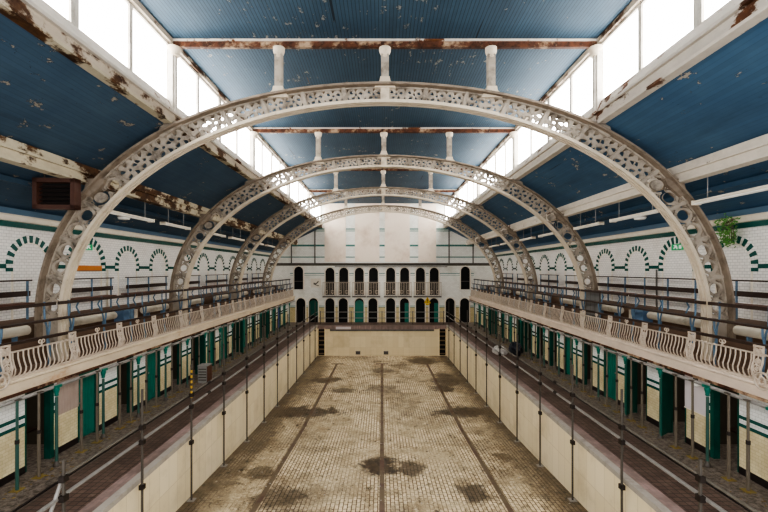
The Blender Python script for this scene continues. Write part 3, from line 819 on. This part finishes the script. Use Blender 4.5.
# ------------------------------------------------------------------ cubicles under the gallery
CY0, CM = 9.75, NB
def cubicle(s, label, y, state):
    t = thing('changing_cubicle', label, 'changing cubicle', (s * XC, y, 0), 'poolside changing cubicles')
    a, b = .84, CM
    p = MB()
    x0, x1 = 0, s * .1
    p.box(x0, x1, a, b, .16, 1.06, 0).box(x0, x1, a, b, 1.06, 1.14, 2).box(x0, x1, a, b, 1.14, 1.24, 1).box(x0, x1, a, b, 1.24, 1.32, 2)
    p.box(x0, x1, a, b, 1.32, 2.1, 1).box(-s * .015, x1, a, b, 0, .16, 3)
    p.build('front_panel', [M['ctile_p'], M['wtile_p'], M['green_band'], M['skirt']], t)
    MB().box(-s * .02, s * .13, .72, .84, 0, 1.95).box(0, s * .12, .0, .05, 0, 1.95).box(0, s * .1, 0.05, .72, 1.88, 1.95).build('door_frame', M['green_dk'], t)
    MB().box(s * .1, s * 1.3, b - .1, b - .05, 0, 2.1).build('partition', M['inner'], t)
    MB().box(s * 1.3, s * 1.34, 0, b, 0, 2.1).build('rear_lining', M['inner'], t)
    MB().box(s * .95, s * 1.28, .05, b - .15, .42, .46).build('bench_board', M['wood_dk'], t)
    if state:
        dm = {'closed': M['green'], 'ajar': M['green_dk'], 'blue': M['bluedoor']}[state]
        ang = 0 if state != 'ajar' else 52
        d = MB().box(-.02, .02, -.66, 0, .06, 1.86)
        for k in range(5): d.box(-s * .028, -s * .02, -.63 + k * .125, -.53 + k * .125, .14, 1.78)
        do = d.build('door', dm, t, False, (s * .04, .70, 0))
        do.rotation_euler.z = radians(ang) * (-s) * -1 * -1
        MB().lathe([(.02, 0), (.03, .02), (.02, .05)], 8).build('knob', M['steel'], do, False, (-s * .03, -.6, 1.0))
    return t
STL = [None, None, 'closed', None, 'closed', None, 'ajar', 'closed', 'closed', 'ajar', 'closed', None, 'ajar', None, 'closed', 'blue', 'closed']
STR = [None, None, 'ajar', 'ajar', 'closed', None, 'closed', None, None, 'ajar', None, 'closed', None, 'ajar', None, 'closed', 'closed']
desc = {None: 'cubicle with a dark open doorway and green jamb', 'closed': 'cubicle with its green door shut', 'ajar': 'cubicle with its green door ajar', 'blue': 'cubicle with a blue door'}
cache = {}
for s, st in ((-1, STL), (1, STR)):
    for k, q in enumerate(st):
        lab = 'tiled %s, %s side, %s from near end' % (desc[q], SIDE[s], ORD[k])
        y = CY0 + (k - 1) * CM
        if (s, q) not in cache: cache[(s, q)] = cubicle(s, lab, y, q)
        else: dup(cache[(s, q)], (s * XC, y, 0), lab)

# iron columns and props holding the gallery
XCOL = 7.64
def column(label, loc):
    t = thing('iron_column', label, 'column', loc, 'slim gallery columns')
    MB().lathe([(.036, .12), (.036, .5), (.032, 1.62)], 10).build('shaft', M['prop_gr'], t, True)
    MB().lathe([(.075, 0), (.075, .04), (.05, .08), (.04, .12)], 10).build('base', M['steel_dk'], t, True)
    MB().lathe([(.034, 1.64), (.048, 1.66), (.042, 1.69), (.055, 1.75), (.065, 1.79), (.065, 1.86)], 10).box(-.06, .06, -.1, .1, 1.84, 1.9).build('capital', M['green'], t, False)
    return t
c0 = None
for s in (-1, 1):
    for k in range(17):
        y = 8.4 + k * CM
        lab = 'slim iron column with a green capital under the %s gallery, %s from near end' % (SIDE[s], ORD[k])
        if c0 is None: c0 = column(lab, (s * XCOL, y, 0))
        else: dup(c0, (s * XCOL, y, 0), lab)
def prop(label, loc, m):
    t = thing('steel_prop', label, 'prop', loc, 'adjustable props under the gallery')
    MB().lathe([(.034, .012), (.034, 1.0)], 8).lathe([(.027, 1.0), (.027, 1.9)], 8).build('tube', m, t, True)
    MB().box(-.1, .1, -.1, .1, 0, .012).build('base_plate', M['yellow'], t)
    MB().box(-.06, .06, -.06, .06, 1.88, 1.9).build('head_plate', M['steel_dk'], t)
    MB().lathe([(.042, .97), (.042, 1.05)], 8).build('collar', M['clamp'], t)
    return t
pl = [8.98, 9.55, 10.9, 11.5, 12.5, 13.05]; pr_ = [8.95, 9.45, 10.55, 11.15, 12.6, 13.15]
for L_, of in ((pl, 0), (pr_, .05)):
    y = 13.9
    while y < 31: L_ += [y + of, y + .62 + of]; y += CM
pc = {}
for s, L_ in ((-1, pl), (1, pr_)):
    for k, y in enumerate(L_):
        key = 'g' if (s < 0 and k == 0) else 'b'
        num = ORD[k] if k < 20 else ('twenty-' + ORD[k - 20])
        lab = ('greenish' if key == 'g' else 'brown') + ' steel prop on a yellow foot under the %s gallery, %s from near end' % (SIDE[s], num)
        loc = (s * 7.62, y, 0)
        if key not in pc: pc[key] = prop(lab, loc, M['prop_gr'] if key == 'g' else M['prop_br'])
        else: dup(pc[key], loc, lab)

# sheets on cubicle fronts
t = thing('cloth_sheet', 'pale pinkish pleated cloth hung on the near left cubicle front', 'cloth', (-(XC - .02), 10.68, .97))
q = MB()
pts = [(.0 + .012 * (k % 2), k * .78 / 16) for k in range(17)]
for (xa, ya), (xb, yb) in zip(pts, pts[1:]):
    q.add([(xa, ya, 0), (xb, yb, 0), (xb, yb, .92), (xa, ya, .92)], [(0, 1, 2, 3)])
q.build('pleated_sheet', M['sheet'], t)
MB().box(.0, .03, -.02, .8, .92, .95).build('rod', M['wood_dk'], t)
t = thing('blank_notice', 'plain white notice sheet on the near right cubicle front', 'notice', (XC - .02, 10.66, .96))
MB().box(-.012, 0, 0, .8, 0, .92).build('sheet', M['paper'], t)
MB().box(-.018, 0, -.02, .82, -.02, 0).box(-.018, 0, -.02, .82, .92, .94).build('edge_strip', M['white'], t)
t = thing('security_lamp', 'small white lamp on a bracket under the right gallery by the green capital', 'lamp', (7.72, 10.55, 1.74))
MB().lathe([(.03, 0), (.08, .03), (.09, .09), (.05, .14)], 10).build('globe', M['tube'], t, True)
MB().box(-.02, .02, -.02, .1, .12, .19).build('bracket', M['steel_dk'], t)

# ------------------------------------------------------------------ scaffold poles and rails along the pool
XR = 5.22
def pole(label, s, y, ztop, tape=False, short=False):
    zb = zfloor(y) if not short else 0.03
    t = thing('scaffold_pole', label, 'scaffold pole', (s * (XR if not short else 5.42), y, zb), 'scaffold poles at the pool edge')
    MB().tube([(0, 0, 0), (0, 0, ztop - zb)], .027, 8).build('tube', M['steel_dk'], t, True)
    MB().box(-.1, .1, -.1, .1, 0, .015).build('base_plate', M['steel'], t)
    for z in (1.18, .86, -.12):
        if z - zb > .05:
            MB().box(-.045, .045, -.06, .06, z - zb - .05, z - zb + .05).build('clamp', M['clamp'], t)
    if tape:
        MB().tube([(0, 0, 1.1 - zb), (0, 0, 1.9 - zb)], .030, 8).build('hazard_tape', M['hazard'], t, True)
    return t
for s in (-1, 1):
    pole('short scaffold post on the %s pool edge, ending just above the rails' % SIDE[s], s, 7.05, 1.5)
    for k in range(12):
        y = 9.36 + 2.42 * k
        if y > 35.3: break
        lab = 'tall scaffold pole standing in the pool along the %s side, %s from near end' % (SIDE[s], ORD[k])
        if s < 0 and k == 1: lab = 'tall scaffold pole with yellow and black tape, standing in the pool, left side'
        pole(lab, s, y, 2.0 if k < 2 else 2.15, tape=(s < 0 and k == 1))
    for z, r, nm in ((1.18, .025, 'upper'), (.86, .034, 'lower')):
        t = thing('scaffold_rail', 'long %s scaffold tube rail along the %s pool edge' % (nm, SIDE[s]), 'rail', (s * (XR + .07), 0, z))
        y0 = 7.2 if nm == 'upper' and s < 0 else 4.5
        MB().tube([(0, y0, 0), (0, 35.2, 0)], r, 8).build('tube', M['steel'] if nm == 'lower' else M['steel_mid'], t, True)
        for yy in (13, 19.2, 25.3, 31.4): MB().tube([(0, yy, 0), (0, yy + .2, 0)], r + .012, 8).build('joint_sleeve', M['clamp'], t, True)
        if nm == 'upper' and s < 0:
            MB().tube([(0, 7.2, 0), (0, 7.1, -.06), (0, 6.85, -.48), (0, 6.55, -1.0)], r + .006, 8).build('bent_end', M['steel'], t, True)

# things left on the deck
t = thing('storage_box', 'pale grey box with a brown side on the left deck beside the columns', 'box', (-7.25, 17.5, 0))
MB().box(-.25, .12, 0, .45, 0, .68).build('body', M['crate'], t)
MB().box(.12, .15, .0, .45, 0, .68).build('side_panel', M['wood_rd'], t)
MB().box(-.27, .17, -.02, .47, .68, .71).build('lid', M['crate'], t)
g = MB()
for k in range(5): g.box(-.22, .1, -.012, 0, .1 + k * .11, .14 + k * .11)
g.build('slat_pattern', M['steel_dk'], t)
def lumpy(r, sx, sy, sz, seed, n=14, mth=8):
    rnd = random.Random(seed); m = MB(); vs = []; fs = []
    for i in range(mth + 1):
        ph = pi * i / mth
        for k in range(n):
            a = 2 * pi * k / n; rr = r * (1 + rnd.uniform(-.16, .16))
            vs.append((sx * rr * sin(ph) * cos(a), sy * rr * sin(ph) * sin(a), max(0, sz * (1 + rr / r * cos(ph)) * .5)))
    for i in range(mth):
        for k in range(n):
            k2 = (k + 1) % n; fs.append((i * n + k, i * n + k2, (i + 1) * n + k2, (i + 1) * n + k))
    return m.add(vs, fs)
tag(lumpy(.34, 1, 1.2, .75, 3).build('rubbish_sack', M['sack'], None, False, (7.12, 22.9, 0)), 'bulging black sack standing on the right deck', 'sack')
tag(lumpy(.3, 1.3, 1.5, .5, 5).build('plastic_sheeting', M['sheeting'], None, False, (6.35, 23.2, 0)), 'crumpled white plastic sheeting heaped on the right deck by a black sack', 'sheeting')
for s in (-1, 1):
    q = MB(); rnd = random.Random(11 + s)
    for k in range(520):
        x = s * rnd.triangular(7.05, 8.0, 7.6); y = rnd.uniform(8.3, 34); a = rnd.uniform(0, pi); r = rnd.uniform(.012, .045)
        z = .006 + rnd.uniform(0, .012)
        q.add([(x + r * cos(a), y + r * sin(a), z), (x + r * .5 * cos(a + 1.6), y + r * .5 * sin(a + 1.6), z + .01), (x - r * cos(a), y - r * sin(a), z), (x + r * .5 * cos(a - 1.6), y + r * .5 * sin(a - 1.6), z)], [(0, 1, 2, 3)])
    tag(q.build('litter', M['chip']), 'dry yellowish leaf litter and flakes strewn along the %s deck' % SIDE[s], 'litter', kind='stuff')
q = MB(); rnd = random.Random(4)
for k in range(700):
    x = rnd.uniform(-5.1, 5.1); y = rnd.triangular(10, 35, 13); a = rnd.uniform(0, pi); r = rnd.uniform(.01, .04); z = zfloor(y) + .008
    q.add([(x + r * cos(a), y + r * sin(a), z), (x + r * .6 * cos(a + 1.6), y + r * .6 * sin(a + 1.6), z + .012), (x - r * cos(a), y - r * sin(a), z), (x + r * .6 * cos(a - 1.6), y + r * .6 * sin(a - 1.6), z)], [(0, 1, 2, 3)])
tag(q.build('debris', M['coping']), 'pale paint flakes and grit scattered over the drained pool floor', 'debris', kind='stuff')

# ------------------------------------------------------------------ lights, signs, vent, plant
def tube_light(label, loc, L):
    t = thing('strip_light', label, 'light fitting', loc, 'hanging strip lights')
    MB().prism([(-.11, 0), (-.05, .06), (.05, .06), (.11, 0)], 1, 0, L).build('casing', M['white'], t)
    for q in (-1, 1): MB().tube([(q * .05, .04, -.02), (q * .05, L - .04, -.02)], .02, 8).build('tube', M['tube'], t, True)
    for yy in (.4, L - .4): MB().tube([(0, yy, .05), (0, yy, .82)], .012, 6).build('hanging_rod', M['steel'], t)
    for yy in (0, L - .05): MB().box(-.11, .11, yy, yy + .05, -.05, .06).build('end_cap', M['white'], t)
    return t
segs = [(8.2, 10.7), (12.0, 14.55), (15.3, 17.3), (18.7, 21.2), (22.1, 24.1), (25.6, 28.0), (29.0, 31.0)]
for s in (-1, 1):
    for i, (a, b) in enumerate(segs):
        if s < 0 and i == 0: continue
        num = ORD[i - 1] if s < 0 else ORD[i]
        tube_light('unlit cream strip light hung under the %s roof slope, %s from the near end' % (SIDE[s], num), (s * 7.8, a, 6.26), b - a)
    t = thing('bulkhead_light', 'small oval bulkhead light on the %s roof slope above the wall' % SIDE[s], 'light fitting', (s * 9.0, 15.0, 6.44))
    MB().lathe([(.05, -.1), (.17, -.08), (.2, -.02), (.2, .02)], 14).build('lens', M['tube'], t, True)
    MB().lathe([(.22, .0), (.22, .03)], 14).build('backplate', M['cornice'], t, True)
    t = thing('exit_sign', 'small green and white exit sign inside the %s green-edged wall arch' % SIDE[s], 'exit sign', (s * (XW - .04), 14.28, 5.26))
    MB().box(-s * .02, s * .02, -.27, .27, 0, .2).build('plate', M['exit_green'], t)
    x = -s * .024
    g = MB().box(x, x + s * .004, -.22, -.1, .04, .16)
    g.prism([(-.04, .03), (.0, .03), (.06, .09), (.14, .04), (.17, .06), (.1, .13), (.16, .15), (.14, .17), (.03, .17), (-.02, .12)], 0, x, x + s * .004)
    g.build('pictogram', M['exit_white'], t)
t = thing('lintel_board', 'flat orange board set across the exit arch on the left wall', 'board', (-(XW - .04), 13.68, 4.58))
MB().box(-.02, .02, 0, 1.35, 0, .17).build('panel', M['orange'], t)
MB().box(-.02, .03, 0, 1.35, -.02, 0).build('lower_edge', M['wood_md'], t)
t = thing('vent_box', 'brown louvred ventilator box hung by the nearest arch on the left', 'ventilator', (-7.84, 10.3, 6.06), rz=radians(4))
MB().box(-.48, -.38, -.05, .2, 0, .74).box(.38, .48, -.05, .2, 0, .74).box(-.48, .48, -.05, .2, 0, .10).box(-.48, .48, -.05, .2, .64, .74).build('frame', M['brown_vent'], t)
MB().box(-.39, .39, .15, .3, .1, .65).build('body', M['dark'], t)
for k in range(5):
    z = .12 + k * .1
    MB().prism([(.02, z), (.04, z - .01), (.16, z + .07), (.14, z + .08)], 0, -.38, .38).build('louvre', M['skirt'], t)
MB().tube([(-.3, .1, .74), (-.3, .1, 1.15)], .02, 6).build('hanger', M['steel_dk'], t)
MB().tube([(.3, .1, .74), (.3, .1, 1.0)], .02, 6).build('hanger', M['steel_dk'], t)
q = MB(); rnd = random.Random(21)
for k in range(420):
    u = rnd.random(); a = rnd.uniform(0, 2 * pi); R = .30 * sqrt(rnd.random()) * (1 - .35 * u)
    c = Vector((min(R * cos(a), .12), R * sin(a), -.75 * u + rnd.uniform(0, .15)))
    d = Vector((rnd.uniform(-1, .3), rnd.uniform(-1, 1), rnd.uniform(-1, .2))).normalized() * rnd.uniform(.05, .09)
    n = d.orthogonal().normalized() * .034
    q.add([c, c + d * .5 + n, c + d, c + d * .5 - n], [(0, 1, 2, 3)])
plant = thing('hanging_plant', 'green leafy plant growing out at the top of the right tiled wall', 'plant', (9.62, 11.95, 6.0))
q.build('foliage', M['leaf'], plant)
st = MB()
for k in range(7): st.tube([(.15, 0, .05), (.0, (k - 3) * .05, -.1), (-.03, (k - 3) * .08, -.55 - .05 * (k % 3))], .008, 5)
st.build('stem', M['wood_md'], plant)

# ------------------------------------------------------------------ light, world, camera
w = bpy.data.worlds.new('World'); S.world = w; w.use_nodes = True
bg = w.node_tree.nodes['Background']; bg.inputs[0].default_value = (.93, .96, 1.0, 1); bg.inputs[1].default_value = 1.3
def area(name, loc, rot, sx, sy, e, col=(1, .97, .93)):
    l = bpy.data.lights.new(name, 'AREA'); l.shape = 'RECTANGLE'; l.size = sx; l.size_y = sy; l.energy = e; l.color = col
    o = bpy.data.objects.new(name, l); C.objects.link(o); o.location = loc; o.rotation_euler = rot
    return o
def sun(name, rot, e, col=(1, .96, .9)):  # added shadowless fill lamps in place of sky and bounced light
    l = bpy.data.lights.new(name, 'SUN'); l.energy = e; l.color = col; l.angle = radians(40); l.use_shadow = False
    o = bpy.data.objects.new(name, l); C.objects.link(o); o.rotation_euler = rot
    return o
sun('sky_fill_down', (radians(12), 0, 0), .6)
sun('sky_fill_far', (radians(75), 0, 0), .10)
sun('bounce_fill_left', (radians(75), 0, radians(70)), .3)
sun('bounce_fill_right', (radians(75), 0, radians(-70)), .3)
sun('floor_bounce_fill', (radians(172), 0, 0), .12, (1, .93, .82))
cam = bpy.data.cameras.new('camera'); co = bpy.data.objects.new('camera', cam); C.objects.link(co)
cam.sensor_width = 36; cam.lens = 36 * F / 768
cam.shift_x = (384 - VX) / 768; cam.shift_y = (VY - 256) / 768
co.location = (0, 0, EYE); co.rotation_euler = (pi / 2, 0, 0)
cam.clip_end = 200
S.camera = co
S.view_settings.view_transform = 'AgX'; S.view_settings.look = 'AgX - High Contrast'
S.view_settings.exposure = 0.62
